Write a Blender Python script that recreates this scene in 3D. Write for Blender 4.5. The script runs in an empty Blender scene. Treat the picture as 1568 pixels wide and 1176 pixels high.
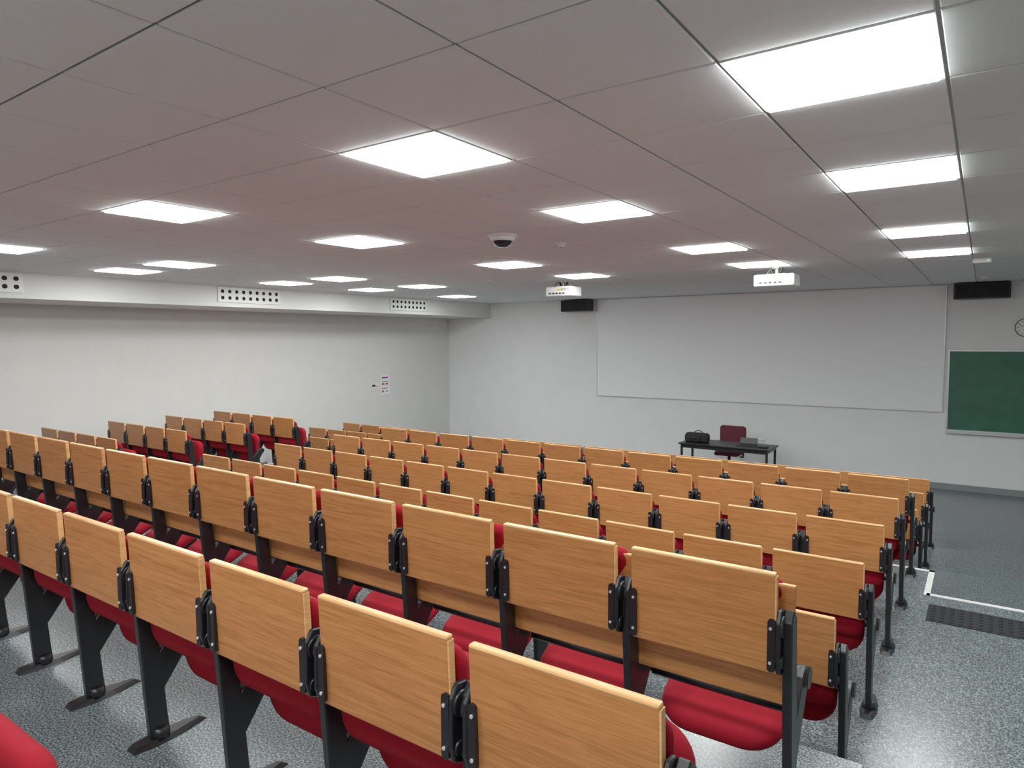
import bpy, bmesh, math, random
from mathutils import Vector, Matrix
random.seed(4)
sc = bpy.context.scene
try:
    sc.view_settings.view_transform = 'Standard'
    sc.view_settings.look = 'None'
    sc.view_settings.gamma = 1.15
except Exception: pass

# ---------------------------------------------------------------- materials
def new_mat(name):
    m = bpy.data.materials.new(name); m.use_nodes = True
    nt = m.node_tree
    return m, nt, nt.nodes['Principled BSDF']
def plain(name, col, rough=.5, metal=0., noise=0.0, nscale=60, bump=0.0, spec=.5):
    m, nt, p = new_mat(name)
    p.inputs['Base Color'].default_value = (*col, 1)
    p.inputs['Roughness'].default_value = rough
    p.inputs['Metallic'].default_value = metal
    p.inputs['Specular IOR Level'].default_value = spec
    if noise or bump:
        tc = nt.nodes.new('ShaderNodeTexCoord')
        n = nt.nodes.new('ShaderNodeTexNoise'); n.inputs['Scale'].default_value = nscale
        n.inputs['Detail'].default_value = 4
        nt.links.new(tc.outputs['Object'], n.inputs['Vector'])
        if noise:
            r = nt.nodes.new('ShaderNodeValToRGB')
            r.color_ramp.elements[0].position = .3; r.color_ramp.elements[1].position = .7
            r.color_ramp.elements[0].color = (*[c*(1-noise) for c in col], 1)
            r.color_ramp.elements[1].color = (*[min(1, c*(1+noise)) for c in col], 1)
            nt.links.new(n.outputs['Fac'], r.inputs['Fac'])
            nt.links.new(r.outputs['Color'], p.inputs['Base Color'])
        if bump:
            b = nt.nodes.new('ShaderNodeBump'); b.inputs['Strength'].default_value = bump
            b.inputs['Distance'].default_value = .004
            nt.links.new(n.outputs['Fac'], b.inputs['Height'])
            nt.links.new(b.outputs['Normal'], p.inputs['Normal'])
    return m
def wood_mat(name, dark, light, rough=.38):
    m, nt, p = new_mat(name)
    N = nt.nodes.new; L = nt.links.new
    tc = N('ShaderNodeTexCoord'); oi = N('ShaderNodeObjectInfo')
    sc_ = N('ShaderNodeVectorMath'); sc_.operation = 'SCALE'
    cmb = N('ShaderNodeCombineXYZ')
    for k in ('X', 'Y', 'Z'): L(oi.outputs['Random'], cmb.inputs[k])
    sc_.inputs['Scale'].default_value = 37.0
    L(cmb.outputs[0], sc_.inputs[0])
    add = N('ShaderNodeVectorMath'); add.operation = 'ADD'
    L(tc.outputs['Object'], add.inputs[0]); L(sc_.outputs[0], add.inputs[1])
    mp = N('ShaderNodeMapping'); mp.inputs['Scale'].default_value = (1.7, 8, 40)
    L(add.outputs[0], mp.inputs['Vector'])
    n1 = N('ShaderNodeTexNoise'); n1.inputs['Scale'].default_value = 1.6; n1.inputs['Detail'].default_value = 6
    n1.inputs['Distortion'].default_value = 1.0
    L(mp.outputs[0], n1.inputs['Vector'])
    mp2 = N('ShaderNodeMapping'); mp2.inputs['Scale'].default_value = (9, 30, 260)
    L(add.outputs[0], mp2.inputs['Vector'])
    n2 = N('ShaderNodeTexNoise'); n2.inputs['Scale'].default_value = 1.2; n2.inputs['Detail'].default_value = 3
    L(mp2.outputs[0], n2.inputs['Vector'])
    mx = N('ShaderNodeMath'); mx.operation = 'ADD'
    m1 = N('ShaderNodeMath'); m1.operation = 'MULTIPLY'; m1.inputs[1].default_value = .55
    m2 = N('ShaderNodeMath'); m2.operation = 'MULTIPLY'; m2.inputs[1].default_value = .45
    L(n1.outputs['Fac'], m1.inputs[0]); L(n2.outputs['Fac'], m2.inputs[0])
    L(m1.outputs[0], mx.inputs[0]); L(m2.outputs[0], mx.inputs[1])
    r = N('ShaderNodeValToRGB')
    r.color_ramp.elements[0].position = .38; r.color_ramp.elements[0].color = (*dark, 1)
    r.color_ramp.elements[1].position = .58; r.color_ramp.elements[1].color = (*light, 1)
    L(mx.outputs[0], r.inputs['Fac']); L(r.outputs['Color'], p.inputs['Base Color'])
    p.inputs['Roughness'].default_value = rough
    return m
def floor_mat(name):
    m, nt, p = new_mat(name); N = nt.nodes.new; L = nt.links.new
    tc = N('ShaderNodeTexCoord')
    n = N('ShaderNodeTexNoise'); n.inputs['Scale'].default_value = 120; n.inputs['Detail'].default_value = 3
    L(tc.outputs['Object'], n.inputs['Vector'])
    r = N('ShaderNodeValToRGB'); e = r.color_ramp.elements
    e[0].position = .38; e[0].color = (.040, .052, .058, 1)
    e[1].position = .66; e[1].color = (.29, .335, .35, 1)
    x = e.new(.5); x.color = (.105, .132, .145, 1)
    L(n.outputs['Fac'], r.inputs['Fac'])
    n2 = N('ShaderNodeTexNoise'); n2.inputs['Scale'].default_value = 1.3; n2.inputs['Detail'].default_value = 3
    L(tc.outputs['Object'], n2.inputs['Vector'])
    mr = N('ShaderNodeMapRange'); mr.inputs['To Min'].default_value = .85; mr.inputs['To Max'].default_value = 1.12
    L(n2.outputs['Fac'], mr.inputs['Value'])
    vm = N('ShaderNodeVectorMath'); vm.operation = 'SCALE'
    L(r.outputs['Color'], vm.inputs[0]); L(mr.outputs[0], vm.inputs['Scale'])
    L(vm.outputs[0], p.inputs['Base Color'])
    p.inputs['Roughness'].default_value = .27
    p.inputs['Specular IOR Level'].default_value = .85
    b = N('ShaderNodeBump'); b.inputs['Strength'].default_value = .04; b.inputs['Distance'].default_value = .001
    L(n.outputs['Fac'], b.inputs['Height']); L(b.outputs['Normal'], p.inputs['Normal'])
    return m
def emit(name, col, s):
    m, nt, p = new_mat(name)
    p.inputs['Base Color'].default_value = (1, 1, 1, 1)
    p.inputs['Emission Color'].default_value = (*col, 1)
    p.inputs['Emission Strength'].default_value = s
    return m

WOOD = wood_mat('beech_laminate', (.345, .132, .036), (.50, .208, .064))
WOODE = wood_mat('beech_edge', (.60, .30, .11), (.74, .41, .165), .3)
RED = plain('red_upholstery', (.26, .0035, .012), .9, noise=.12, nscale=300, bump=.3, spec=.2)
BLK = plain('black_powder_coat', (.008, .008, .010), .38)
BLKR = plain('black_fabric', (.008, .008, .009), .8, noise=.3, nscale=80)
WALL = plain('painted_wall', (.70, .695, .67), .75, noise=.02, nscale=3, bump=.05)
WALLF = plain('painted_front_wall', (.80, .81, .815), .75, noise=.02, nscale=3, bump=.05)
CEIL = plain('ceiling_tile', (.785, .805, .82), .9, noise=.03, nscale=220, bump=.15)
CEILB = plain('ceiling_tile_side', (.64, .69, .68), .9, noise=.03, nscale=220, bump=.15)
TBAR = plain('tile_grid_bar', (.55, .54, .54), .6)
WHITE = plain('white_paint', (.78, .78, .77), .5)
SCREEN = plain('projection_board', (.86, .875, .89), .55)
GREEN = plain('chalkboard_green', (.016, .110, .068), .5, noise=.15, nscale=4)
ALU = plain('aluminium_trim', (.62, .63, .64), .35, metal=.4)
GREY = plain('grey_skirting', (.22, .24, .25), .5)
FLOOR = floor_mat('speckled_vinyl')
PANEL = emit('led_panel_glow', (.96, 1., .985), 31)
MAROON = plain('maroon_fabric', (.10, .008, .02), .8)
DARK = plain('dark_void', (.01, .01, .01), .9)
GLASS = plain('lens_glass', (.01, .012, .02), .05)
PWHITE = plain('projector_plastic', (.80, .80, .77), .4)
YEL = plain('yellow_label', (.7, .5, .05), .5)
LEDG = emit('green_indicator', (.1, 1, .3), 1.5)
MAT = plain('tactile_mat', (.016, .017, .021), .75, spec=.25)
NOSE = plain('white_nosing', (.72, .73, .71), .5)
PAPER = plain('paper', (.82, .82, .82), .7)
PURP = plain('purple_print', (.30, .05, .25), .7)
REDP = plain('red_print', (.5, .04, .04), .7)

# ---------------------------------------------------------------- builder
class B:
    def __init__(s): s.bm = bmesh.new(); s.mats = []
    def mi(s, m):
        if m not in s.mats: s.mats.append(m)
        return s.mats.index(m)
    def merge(s, t, mat, M=None, smooth=False):
        if M is not None: t.transform(M)
        i = s.mi(mat)
        for f in t.faces: f.material_index = i; f.smooth = smooth
        me = bpy.data.meshes.new('tmp'); t.to_mesh(me); t.free()
        s.bm.from_mesh(me); bpy.data.meshes.remove(me)
    def box(s, c, d, mat, bev=0., seg=2, rot=None, smooth=False):
        t = bmesh.new(); bmesh.ops.create_cube(t, size=1)
        bmesh.ops.scale(t, vec=d, verts=t.verts)
        if bev: bmesh.ops.bevel(t, geom=t.edges[:], offset=bev, segments=seg, affect='EDGES', profile=.5)
        M = Matrix.Translation(c)
        if rot: M = M @ Matrix.Rotation(rot[1], 4, rot[0])
        s.merge(t, mat, M, smooth)
    def bb(s, x0, x1, y0, y1, z0, z1, mat, bev=0., **k):
        s.box(((x0+x1)/2, (y0+y1)/2, (z0+z1)/2), (abs(x1-x0), abs(y1-y0), abs(z1-z0)), mat, bev, **k)
    def cyl(s, c, r, h, mat, axis='Z', r2=None, n=24, smooth=True):
        t = bmesh.new(); bmesh.ops.create_cone(t, cap_ends=True, segments=n, radius1=r, radius2=r if r2 is None else r2, depth=h)
        M = Matrix.Translation(c)
        if axis == 'X': M = M @ Matrix.Rotation(math.pi/2, 4, 'Y')
        if axis == 'Y': M = M @ Matrix.Rotation(-math.pi/2, 4, 'X')
        i = s.mi(mat); t.transform(M)
        for f in t.faces: f.material_index = i; f.smooth = smooth and len(f.verts) == 4
        me = bpy.data.meshes.new('tmp'); t.to_mesh(me); t.free(); s.bm.from_mesh(me); bpy.data.meshes.remove(me)
    def sph(s, c, r, mat, sc_=(1, 1, 1)):
        t = bmesh.new(); bmesh.ops.create_uvsphere(t, u_segments=24, v_segments=14, radius=r)
        bmesh.ops.scale(t, vec=sc_, verts=t.verts)
        s.merge(t, mat, Matrix.Translation(c), True)
    def prism(s, pts, x0, x1, mat, bev=0.):
        """pts: (y,z) outline extruded along x"""
        t = bmesh.new()
        a = [t.verts.new((x0, p[0], p[1])) for p in pts]; b = [t.verts.new((x1, p[0], p[1])) for p in pts]
        t.faces.new(a); t.faces.new(b[::-1]); n = len(pts)
        for i in range(n): t.faces.new((a[i], b[i], b[(i+1) % n], a[(i+1) % n]))
        bmesh.ops.recalc_face_normals(t, faces=t.faces)
        if bev: bmesh.ops.bevel(t, geom=t.edges[:], offset=bev, segments=1, affect='EDGES')
        s.merge(t, mat)
    def plate(s, x, z0, z1, w, y0, y1, mat):
        """upright plate with fully rounded ends, in the xz plane"""
        r = w/2; pts = []
        for k in range(9):
            a = math.pi*k/8; pts.append((x+r*math.cos(a), z1-r+r*math.sin(a)))
        for k in range(9):
            a = math.pi+math.pi*k/8; pts.append((x+r*math.cos(a), z0+r+r*math.sin(a)))
        t = bmesh.new()
        a = [t.verts.new((p[0], y0, p[1])) for p in pts]; b = [t.verts.new((p[0], y1, p[1])) for p in pts]
        t.faces.new(a); t.faces.new(b[::-1]); n = len(pts)
        for i in range(n): t.faces.new((a[i], b[i], b[(i+1) % n], a[(i+1) % n]))
        bmesh.ops.recalc_face_normals(t, faces=t.faces)
        s.merge(t, mat)
    def cushion(s, w, h, th, rt, rb, mat, M):
        """rounded pillow in xz plane, thickness along y (0..th), base z=0"""
        def outline(ins):
            W, H = w/2-ins, h-2*ins; pts = []
            for (cx, cz, r, a0) in ((W, ins+H, rt, 0), (-W, ins+H, rt, 90), (-W, ins, rb, 180), (W, ins, rb, 270)):
                r = max(r-ins, .01)
                ox = cx-r if cx > 0 else cx+r
                oz = cz-r if a0 < 180 else cz+r
                for k in range(7):
                    a = math.radians(a0+k*15); pts.append((ox+r*math.cos(a), oz+r*math.sin(a)))
            return pts
        prof = [(.05, 0), (.012, .004), (0, th*.35), (.004, th*.65), (.018, th*.88), (.05, th), (.10, th*1.06)]
        t = bmesh.new(); rings = []
        for ins, y in prof: rings.append([t.verts.new((p[0], y, p[1])) for p in outline(ins)])
        n = len(rings[0])
        for a, b in zip(rings, rings[1:]):
            for i in range(n): t.faces.new((a[i], a[(i+1) % n], b[(i+1) % n], b[i]))
        t.faces.new(rings[0]); t.faces.new(rings[-1][::-1])
        bmesh.ops.recalc_face_normals(t, faces=t.faces)
        s.merge(t, mat, M, True)
    def mesh(s, name):
        me = bpy.data.meshes.new(name); s.bm.to_mesh(me); s.bm.free()
        for m in s.mats: me.materials.append(m)
        return me
    def obj(s, name, loc=(0, 0, 0), rz=0):
        o = bpy.data.objects.new(name, s.mesh(name)); o.location = loc; o.rotation_euler[2] = rz
        sc.collection.objects.link(o); return o

# ---------------------------------------------------------------- dimensions
XL, XR, YB, YF = -11.7, 3.2, -4.6, 13.84
ZC = .91; F0, F1, F2 = -1.60, -2.12, -2.64
E1, E2, E2A, XA = 2.75, 7.12, 6.46, -.32
E1A = 2.02

def wall(name, *a, mat=WALL):
    b = B(); b.bb(*a, mat); return b.obj(name)
wall('wall_left', XL-.15, XL, YB, YF, F2-.1, ZC+.1)
wall('wall_right', XR, XR+.15, YB, YF, F2-.1, ZC+.1)
wall('wall_front', XL-.15, XR+.15, YF, YF+.15, F2-.1, ZC+.1, mat=WALLF)
wall('wall_back', XL-.15, XR+.15, YB-.15, YB, F2-.1, ZC+.1)

b = B(); b.bb(XL, XR, YB, YF, F2-.1, F2, FLOOR); b.obj('floor')
b = B()
b.bb(XL, XA, YB, E1, F2, F0, FLOOR); b.bb(XA, XR, YB, E1A, F2, F0, FLOOR); b.obj('floor_rear_tier')
b = B()
b.bb(XL, XA, E1, E2, F2, F1, FLOOR); b.bb(XA, XR, E1A, E2A, F2, F1, FLOOR); b.obj('floor_middle_tier')
st = (F0-F1)/3
def stairs(x0, x1, y0, ztop, n='aisle_steps', base=F2):
    b = B()
    for i in (1, 2):
        z = ztop-st*i
        b.bb(x0, x1, y0+.35*(i-1), y0+.35*i, base, z, FLOOR)
        b.bb(x0, x1, y0+.35*i-.045, y0+.35*i+.004, z-.03, z+.004, NOSE)
    b.obj(n)
stairs(XA+.02, XR-.01, E2A+.005, F1); stairs(XA+.02, XR-.01, E1A+.005, F0, base=F1)
stairs(-8.85, -7.25, E2+.005, F1); stairs(-8.85, -7.25, E1+.005, F0, base=F1)
b = B()
b.bb(XA, XR, E2A-.045, E2A+.004, F1-.03, F1+.004, NOSE)
b.bb(XA-.02, XA+.025, E2A-.045, E2+.004, F1-.03, F1+.004, NOSE)
b.bb(XL, XA+.025, E2-.045, E2+.004, F1-.03, F1+.004, NOSE)
b.bb(XA, XR, E1A-.045, E1A+.004, F0-.03, F0+.004, NOSE)
b.obj('trim_step_nosing')

# tactile mat
b = B(); b.bb(-.29, 2.4, 5.83, 6.2, F1, F1+.006, MAT, .002)
for i in range(44):
    for j in range(6):
        b.cyl((-.25+i*.06, 5.865+j*.06, F1+.008), .017, .008, MAT, r2=.011, n=8)
b.obj('tactile_floor_mat')

# baseboards
b = B(); b.bb(XL, XR, YF-.02, YF, F2, F2+.11, GREY, .004); b.obj('baseboard_front')
b = B(); b.bb(XL, XL+.02, E2, YF-.02, F2, F2+.11, GREY); b.bb(XL, XL+.02, E1, E2, F1, F1+.11, GREY)
b.bb(XL, XL+.02, YB, E1, F0, F0+.11, GREY); b.obj('baseboard_left')
b = B(); b.bb(XR-.02, XR, E2A+.8, YF-.02, F2, F2+.11, GREY); b.obj('baseboard_right')

# ---------------------------------------------------------------- ceiling
TX, TY = .619, .605; GX, GY = -.1365, 2.275
XS = -10.3
b = B(); b.bb(XL, XR, YB, YF, ZC+.012, ZC+.1, TBAR); b.obj('ceiling')
lights = set()
for n in (-8, -4, 0, 3, 7, 10):
    for c in (0, 3, 7, 12): lights.add((c, n))
for n in (3, 7, 10, 14): lights.add((14, n))
b = B()
def quadbox(bm, x0, x1, y0, y1, z0, z1, mi, e=.004):
    v = [bm.verts.new(p) for p in ((x0+e, y0+e, z0), (x1-e, y0+e, z0), (x1-e, y1-e, z0), (x0+e, y1-e, z0),
                                   (x0, y0, z0+e), (x1, y0, z0+e), (x1, y1, z0+e), (x0, y1, z0+e),
                                   (x0, y0, z1), (x1, y0, z1), (x1, y1, z1), (x0, y1, z1))]
    fs = [bm.faces.new((v[3], v[2], v[1], v[0]))]
    for o in (0, 4):
        for i in range(4):
            j = (i+1) % 4; fs.append(bm.faces.new((v[o+i], v[o+j], v[o+4+j], v[o+4+i])))
    for f in fs: f.material_index = mi
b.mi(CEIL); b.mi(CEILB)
ny0 = int((YB-GY)/TY)-1; ny1 = int((YF-GY)/TY)+1
for c in range(-6, 18):
    for n in range(ny0, ny1+1):
        if (c, n) in lights: continue
        x1 = GX-c*TX; x0 = x1-TX; y0 = GY+n*TY; y1 = y0+TY
        x0 = max(x0, XS); x1 = min(x1, XR); y0 = max(y0, YB); y1 = min(y1, YF)
        if x1-x0 < .03 or y1-y0 < .03: continue
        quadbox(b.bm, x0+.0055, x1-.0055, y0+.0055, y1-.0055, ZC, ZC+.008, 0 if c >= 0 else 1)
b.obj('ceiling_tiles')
for (c, n) in sorted(lights):
    b = B(); x1 = GX-c*TX; x0 = x1-TX; y0 = GY+n*TY; y1 = y0+TY; f = .018
    cx, cy = (x0+x1)/2, (y0+y1)/2; hx, hy = TX/2-.006, TY/2-.006
    for (a0, a1, c0, c1) in ((-hx, hx, -hy, -hy+f), (-hx, hx, hy-f, hy), (-hx, -hx+f, -hy+f, hy-f), (hx-f, hx, -hy+f, hy-f)):
        b.bb(a0, a1, c0, c1, -.002, .012, WHITE)
    # opal diffuser; drop below frame added so its glowing sides brighten the ceiling
    t = bmesh.new(); d = .012
    lo = [t.verts.new(p) for p in ((-hx+f, -hy+f, -d), (-hx+f, hy-f, -d), (hx-f, hy-f, -d), (hx-f, -hy+f, -d))]
    hi = [t.verts.new((v.co.x, v.co.y, 0)) for v in lo]
    t.faces.new(lo)
    for i in range(4): t.faces.new((lo[(i+1) % 4], lo[i], hi[i], hi[(i+1) % 4]))
    b.merge(t, PANEL)
    b.obj('led_ceiling_panel', (cx, cy, ZC))

# soffit
ZS = .56
b = B()
b.bb(XL, XS, YB, YF, ZS, ZC+.012, WALL)
b.obj('wall_left_soffit')
b = B(); b.bb(XS, XS+.035, YB, YF, ZS, ZS+.05, WALL, .006); b.obj('trim_soffit')
for (y0, y1) in ((2.45, 3.63), (6.36, 7.55), (10.28, 11.4)):
    b = B(); L = y1-y0
    b.bb(0, .02, 0, L, 0, .25, WHITE, .003)
    n = 9
    for i in range(n):
        for j in range(2):
            b.cyl((.0205, .08+(L-.16)*i/(n-1), .075+.105*j), .030, .004, DARK, 'X', n=20)
    for yy in (.025, L-.025):
        for zz in (.025, .225): b.cyl((.0205, yy, zz), .007, .004, ALU, 'X', n=8)
    b.obj('perforated_vent_grille', (XS+.002, y0, ZS+.075))

# ---------------------------------------------------------------- seats
P = .55
def post(b, x, foot=True):
    b.prism([(.045, 0), (.125, 0), (.115, .10), (.10, .30), (.085, .46), (.065, .72), (.03, .75), (.0, .72), (.006, .55), (.025, .30)], x-.015, x+.015, BLK, .004)
    b.prism([(.08, .25), (.10, .20), (.25, .40), (.27, .45), (.24, .49), (.19, .47), (.07, .34)], x-.014, x+.014, BLK, .004)
    b.cyl((x, .235, .45), .036, .05, BLK, 'X', n=20)
    pts = [(-.030, -.03), (.030, -.03), (.045, .06), (.040, .16), (.012, .28), (-.012, .28), (-.040, .16), (-.045, .06)]
    t = bmesh.new()
    lo = [t.verts.new((x+p[0], p[1], 0)) for p in pts]; hi = [t.verts.new((x+p[0]*.7, .07+(p[1]-.07)*.85, .022)) for p in pts]
    t.faces.new(lo[::-1]); t.faces.new(hi); n = len(pts)
    for i in range(n): t.faces.new((lo[i], lo[(i+1) % n], hi[(i+1) % n], hi[i]))
    bmesh.ops.recalc_face_normals(t, faces=t.faces); b.merge(t, BLK)
    b.cyl((x, .085, .035), .042, .04, BLK, r2=.03, n=16)
def bracket(b, x, sgn):
    b.prism([(-.030, .60), (-.018, .555), (.02, .54), (.045, .58), (.05, .70), (.03, .75), (-.005, .755), (-.028, .72)], x-.007, x+.007, BLK, .003)
    b.cyl((x+sgn*.006, .008, .70), .034, .016, BLK, 'X', n=20)
    b.cyl((x+sgn*.006, -.002, .59), .020, .016, BLK, 'X', n=14)
    b.plate(x-.020*sgn, .56, .73, .024, -.026, -.014, BLK)
    for z in (.59, .70): b.cyl((x-.022*sgn, -.028, z), .005, .005, ALU, 'Y', n=8)
def seat_mesh(name, right_post, left_post=True, board=False, low=False):
    b = B()
    b.box((0, -.006, .71), (.486, .022, .322), WOOD, .0045, 2, rot=('X', math.radians(2.5)))
    b.box((0, -.013, .869), (.484, .025, .012), WOODE, .005, 2, rot=('X', math.radians(2.5)))  # pale edge wood, with the top edge highlight put into its colour
    b.box((.2432, -.006, .708), (.005, .0205, .312), WOODE, 0, rot=('X', math.radians(2.5)))
    oy = .07 if board else 0
    M = Matrix.Translation((0, .048+oy, .42)) @ Matrix.Rotation(math.radians(4), 4, 'X')
    b.cushion(.49, .40, .055, .05, .07, RED, M)
    if board:
        b.bb(-.2745, .2745, .098, .116, .40, .80, WOOD, .003)
        b.bb(-.2745, .2745, .099, .115, .798, .803, WOODE)
    if low:
        M = Matrix.Translation((0, .12, .215)) @ Matrix.Rotation(math.radians(-66), 4, 'X')
        b.cushion(.45, .33, .065, .15, .13, RED, M)
        b.cyl((0, .20, .34), .016, .50, BLK, 'X', n=12)
    else:
        M = Matrix.Translation((0, .150, .27)) @ Matrix.Rotation(math.radians(-6), 4, 'X')
        b.cushion(.46, .43, .085, .10, .13, RED, M)
        b.cyl((0, .20, .45), .014, .50, BLK, 'X', n=12)
    bracket(b, .253, 1); bracket(b, -.253, -1)
    if left_post: post(b, -P/2)
    if right_post: post(b, P/2)
    me = b.mesh(name); return me
M_STD = seat_mesh('tip_up_seat', False); M_END = seat_mesh('tip_up_seat_end', True)
M_STDB = seat_mesh('tip_up_seat_board', False, board=True, low=True); M_ENDB = seat_mesh('tip_up_seat_board_end', True, board=True, low=True)
def row(Y, zf, blocks, std=M_STD, end=M_END):
    for (xr, n, k) in blocks:
        for i in range(n):
            o = bpy.data.objects.new('folding_lecture_seat', end if i == 0 else std)
            o.location = (xr-P*k/2-i*P*k, Y, zf); o.scale = (k, 1, 1); sc.collection.objects.link(o)
BL = [(-.47, 12, 1.), (-9.0, 4, 1.045)]
row(.34, F0, BL); row(1.25, F0, BL); row(2.16, F0, BL, M_STDB, M_ENDB)
for y in (3.24, 4.13, 5.05, 5.96, 6.83): row(y, F1, BL)
for y in (8.0, 8.9, 9.8): row(y, F2, BL)

# ---------------------------------------------------------------- front wall fittings
b = B(); b.bb(0, 6.69, -.03, 0, 0, 2.18, SCREEN, .004)
b.bb(0, 6.69, -.034, -.001, -.012, 0.0, ALU)
b.bb(-.012, 0, -.034, -.001, -.012, 2.18, ALU); b.bb(6.69, 6.702, -.034, -.001, -.012, 2.18, ALU)
b.obj('projection_whiteboard', (-7.25, YF-.002, -1.285))
b = B(); W, Hh = 3.4, 1.34
b.bb(0, W, -.03, 0, 0, Hh, GREEN)
for (x0, x1, z0, z1) in ((-.03, W+.03, Hh, Hh+.03), (-.03, W+.03, -.03, 0), (-.03, 0, 0, Hh), (W, W+.03, 0, Hh)):
    b.bb(x0, x1, -.045, 0, z0, z1, ALU, .003)
b.bb(-.03, W+.03, -.11, 0, -.06, -.03, ALU, .004)
b.obj('green_chalkboard', (-.47, YF-.002, -1.58))
def speaker(x, rz):
    b = B(); b.box((0, -.13, 0), (.78, .22, .26), BLK, .012)
    b.box((0, -.245, 0), (.73, .012, .22), BLKR, .004)
    b.bb(-.05, .05, -.02, .055, -.06, .06, BLK)
    b.obj('wall_speaker', (x, YF-.06, .765), rz)
speaker(-7.68, math.radians(-8)); speaker(-.06, 0)
b = B(); b.cyl((0, -.02, 0), .155, .04, BLK, 'Y', n=48); b.cyl((0, -.036, 0), .143, .012, PAPER, 'Y', n=48)
for i in range(12):
    a = i*math.pi/6; b.box((.118*math.sin(a), -.043, .118*math.cos(a)), (.008, .003, .026), BLK, 0, rot=('Y', a))
b.box((.03, -.046, .035), (.010, .003, .10), BLK, 0, rot=('Y', .75)); b.box((-.045, -.047, .02), (.007, .003, .12), BLK, 0, rot=('Y', -1.1))
b.cyl((0, -.047, 0), .010, .006, BLK, 'Y')
b.obj('wall_clock', (.56, YF, .155))

# posters on left wall
b = B(); b.bb(0, .004, 0, .29, 0, .46, PAPER)
for (y, z, w, h, m) in ((.03, .38, .2, .04, PURP), (.03, .30, .22, .015, BLK), (.03, .23, .08, .04, REDP), (.15, .23, .08, .04, PURP), (.03, .14, .18, .015, BLK), (.03, .05, .06, .05, PURP), (.16, .06, .07, .03, GREY)):
    b.bb(.004, .006, y, y+w, z, z+h, m)
b.obj('wall_poster', (XL, 11.33, -1.29))
b = B(); b.bb(0, .004, 0, .22, 0, .11, PAPER); b.bb(.004, .006, .02, .12, .03, .08, BLK); b.bb(.004, .006, .15, .19, .03, .05, PURP)
b.obj('wall_notice', (XL, 11.03, -1.12))

# ---------------------------------------------------------------- projectors etc.
def projector(x, y, w, z):
    b = B(); h = .15; d = .34
    b.box((0, 0, 0), (w, d, h), PWHITE, .022, 3)
    b.cyl((w*.22, d/2+.02, 0), .05, .06, PWHITE, 'Y'); b.cyl((w*.22, d/2+.045, 0), .04, .02, GLASS, 'Y')
    b.bb(-w*.40, w*.40, -d/2-.004, -d/2+.002, -.05, -.012, ALU)
    for i in range(5): b.bb(-w*.35+i*.06, -w*.35+i*.06+.035, -d/2-.007, -d/2, -.042, -.022, DARK)
    for i in range(7): b.bb(w*.12+i*.02, w*.12+i*.02+.009, -d/2-.003, -d/2+.002, .005, .047, GREY)
    b.bb(-.02, .05, -d/2-.003, -d/2, .005, .035, YEL)
    b.bb(-.12, .12, -.08, .08, h/2, h/2+.012, ALU, .004)
    zt = ZC-z; g = zt-h/2
    b.cyl((0, 0, zt-.008), .06, .016, WHITE)
    b.cyl((0, 0, (h/2+zt)/2), .022, g, ALU)
    for sx in (-1, 1): b.box((sx*.055, 0, h/2+g*.45), (.016, .05, g*.8), BLK, .004, rot=('Y', sx*.45))
    b.box((.05, -.07, h/2+g*.5), (.008, .008, g*1.1), BLK, 0, rot=('X', .5)); b.box((-.08, -.09, h/2+g*.4), (.008, .008, g), BLK, 0, rot=('Y', .7))
    b.obj('ceiling_projector', (x, y, z))
projector(-5.42, 9.19, .46, .74); projector(-2.22, 9.16, .50, .74)
b = B(); b.cyl((0, 0, -.012), .13, .024, WHITE, r2=.13, n=40); b.cyl((0, 0, -.035), .098, .03, WHITE, r2=.12, n=40)
b.sph((0, 0, -.045), .088, GLASS, (1, 1, .75)); b.cyl((0, 0, -.05), .093, .012, PWHITE, n=40)
b.obj('dome_camera', (-3.47, 4.84, ZC))
def sensor(x, y, r=.05, nm='smoke_detector'):
    b = B(); b.cyl((0, 0, -.01), r, .02, WHITE, n=24); b.cyl((0, 0, -.03), r*.5, .025, WHITE, r2=r*.7, n=24); b.cyl((0, 0, -.044), r*.3, .006, GREY, n=16)
    b.obj(nm, (x, y, ZC))
sensor(-3.3, 5.55); sensor(-6.2, 8.3); sensor(-.02, 12.4, .06)
b = B(); b.bb(-.09, .09, -.03, .03, -.05, 0, PWHITE, .006); b.bb(.055, .065, -.034, -.028, -.03, -.02, LEDG)
b.obj('motion_sensor', (-.05, 9.6, ZC))

# ---------------------------------------------------------------- desk, bag, chair
zt = .75
b = B(); b.bb(-.80, .80, -.33, .33, zt-.028, zt, BLK, .005)
for sx in (-1, 1):
    for sy in (-1, 1): b.bb(sx*.75-.018, sx*.75+.018, sy*.28-.018, sy*.28+.018, 0, zt-.028, BLK, .003)
    b.bb(sx*.75-.012, sx*.75+.012, -.27, .27, zt-.08, zt-.03, BLK)
b.bb(-.74, .74, -.29, -.27, zt-.09, zt-.03, BLK)
b.obj('lecturer_desk', (-3.72, 12.1, F2))
b = B(); b.cushion(.44, .17, .20, .06, .03, BLKR, Matrix.Translation((0, -.09, 0)))
b.cushion(.24, .11, .03, .03, .02, BLKR, Matrix.Translation((-.04, -.125, .01)))
for i in range(12):
    a0 = math.pi*i/12; a1 = math.pi*(i+1)/12
    p0 = Vector((.08*math.cos(a0)+.02, 0, .16+.045*math.sin(a0))); p1 = Vector((.08*math.cos(a1)+.02, 0, .16+.045*math.sin(a1)))
    b.cyl((p0+p1)/2, .008, (p1-p0).length*1.25, BLKR, 'Y', n=6)
b.obj('black_shoulder_bag', (-4.26, 12.05, F2+zt))
b = B(); b.bb(-.15, .15, -.11, .11, 0, .018, BLK, .004); b.box((0, .12, .06), (.30, .012, .12), BLK, .004, rot=('X', -.35))
b.obj('laptop', (-3.38, 12.1, F2+zt))
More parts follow.
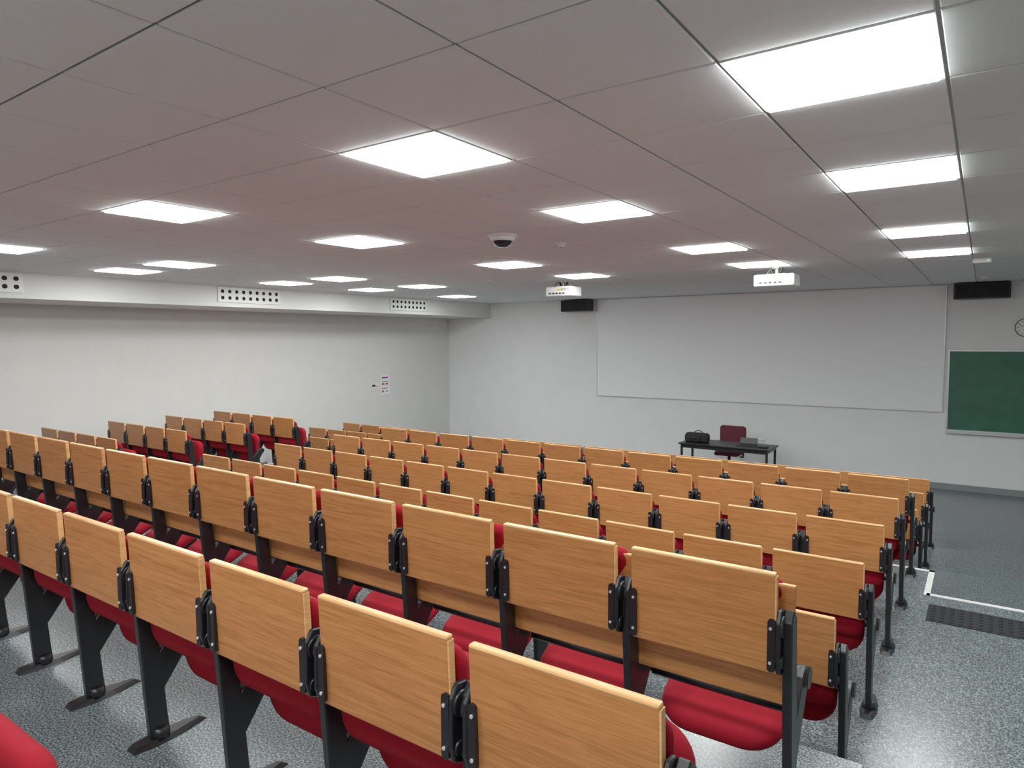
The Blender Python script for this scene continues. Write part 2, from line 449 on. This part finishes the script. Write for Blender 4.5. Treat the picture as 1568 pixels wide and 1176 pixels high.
b = B(); b.bb(-.08, .08, -.06, .06, 0, .03, BLK, .005); b.cyl((0, .03, .08), .008, .12, ALU); b.box((-.03, 0, .14), (.10, .04, .03), ALU, .005)
b.obj('document_camera', (-3.08, 12.0, F2+zt))
b = B()
b.cushion(.50, .48, .06, .06, .08, MAROON, Matrix.Translation((0, .20, .48)))
b.cushion(.46, .44, .07, .06, .06, MAROON, Matrix.Translation((0, .20, .43)) @ Matrix.Rotation(math.radians(90), 4, 'X'))
b.bb(-.03, .03, .24, .27, .40, .62, BLK)
b.cyl((0, 0, .27), .028, .30, BLK)
for i in range(5):
    a = i*math.tau/5; M = Vector((math.cos(a), math.sin(a), 0))
    t = bmesh.new(); bmesh.ops.create_cube(t, size=1); bmesh.ops.scale(t, vec=(.28, .04, .03), verts=t.verts)
    b.merge(t, BLK, Matrix.Rotation(a, 4, 'Z') @ Matrix.Translation((.14, 0, .09)))
    b.cyl(M*.27+Vector((0, 0, .035)), .035, .03, BLK, 'X', n=16); b.cyl(M*.27+Vector((0, 0, .075)), .01, .04, BLK)
for sx in (-1, 1): b.bb(sx*.26-.02, sx*.26+.02, -.12, .16, .64, .67, BLK, .006); b.bb(sx*.26-.012, sx*.26+.012, .0, .04, .40, .64, BLK); b.bb(min(sx*.2,sx*.27), max(sx*.2,sx*.27), 0, .04, .39, .41, BLK)
b.obj('office_chair', (-3.92, 12.85, F2))

# ---------------------------------------------------------------- world + camera
w = bpy.data.worlds.new('world'); sc.world = w; w.use_nodes = True
w.node_tree.nodes['Background'].inputs[0].default_value = (.5, .5, .5, 1)
w.node_tree.nodes['Background'].inputs[1].default_value = .2
cam = bpy.data.cameras.new('camera'); co = bpy.data.objects.new('camera', cam); sc.collection.objects.link(co)
fwd = Vector((-.5710, .8182, -.0657)).normalized()
right = Vector((.8203, .5721, -.0048)); right = (right-fwd*right.dot(fwd)).normalized()
up = right.cross(fwd)
co.matrix_world = Matrix((( right.x, up.x, -fwd.x, 0), (right.y, up.y, -fwd.y, 0), (right.z, up.z, -fwd.z, 0), (0, 0, 0, 1)))
cam.sensor_width = 36; cam.lens = 36*1034.4/1568; cam.clip_start = .02
sc.camera = co
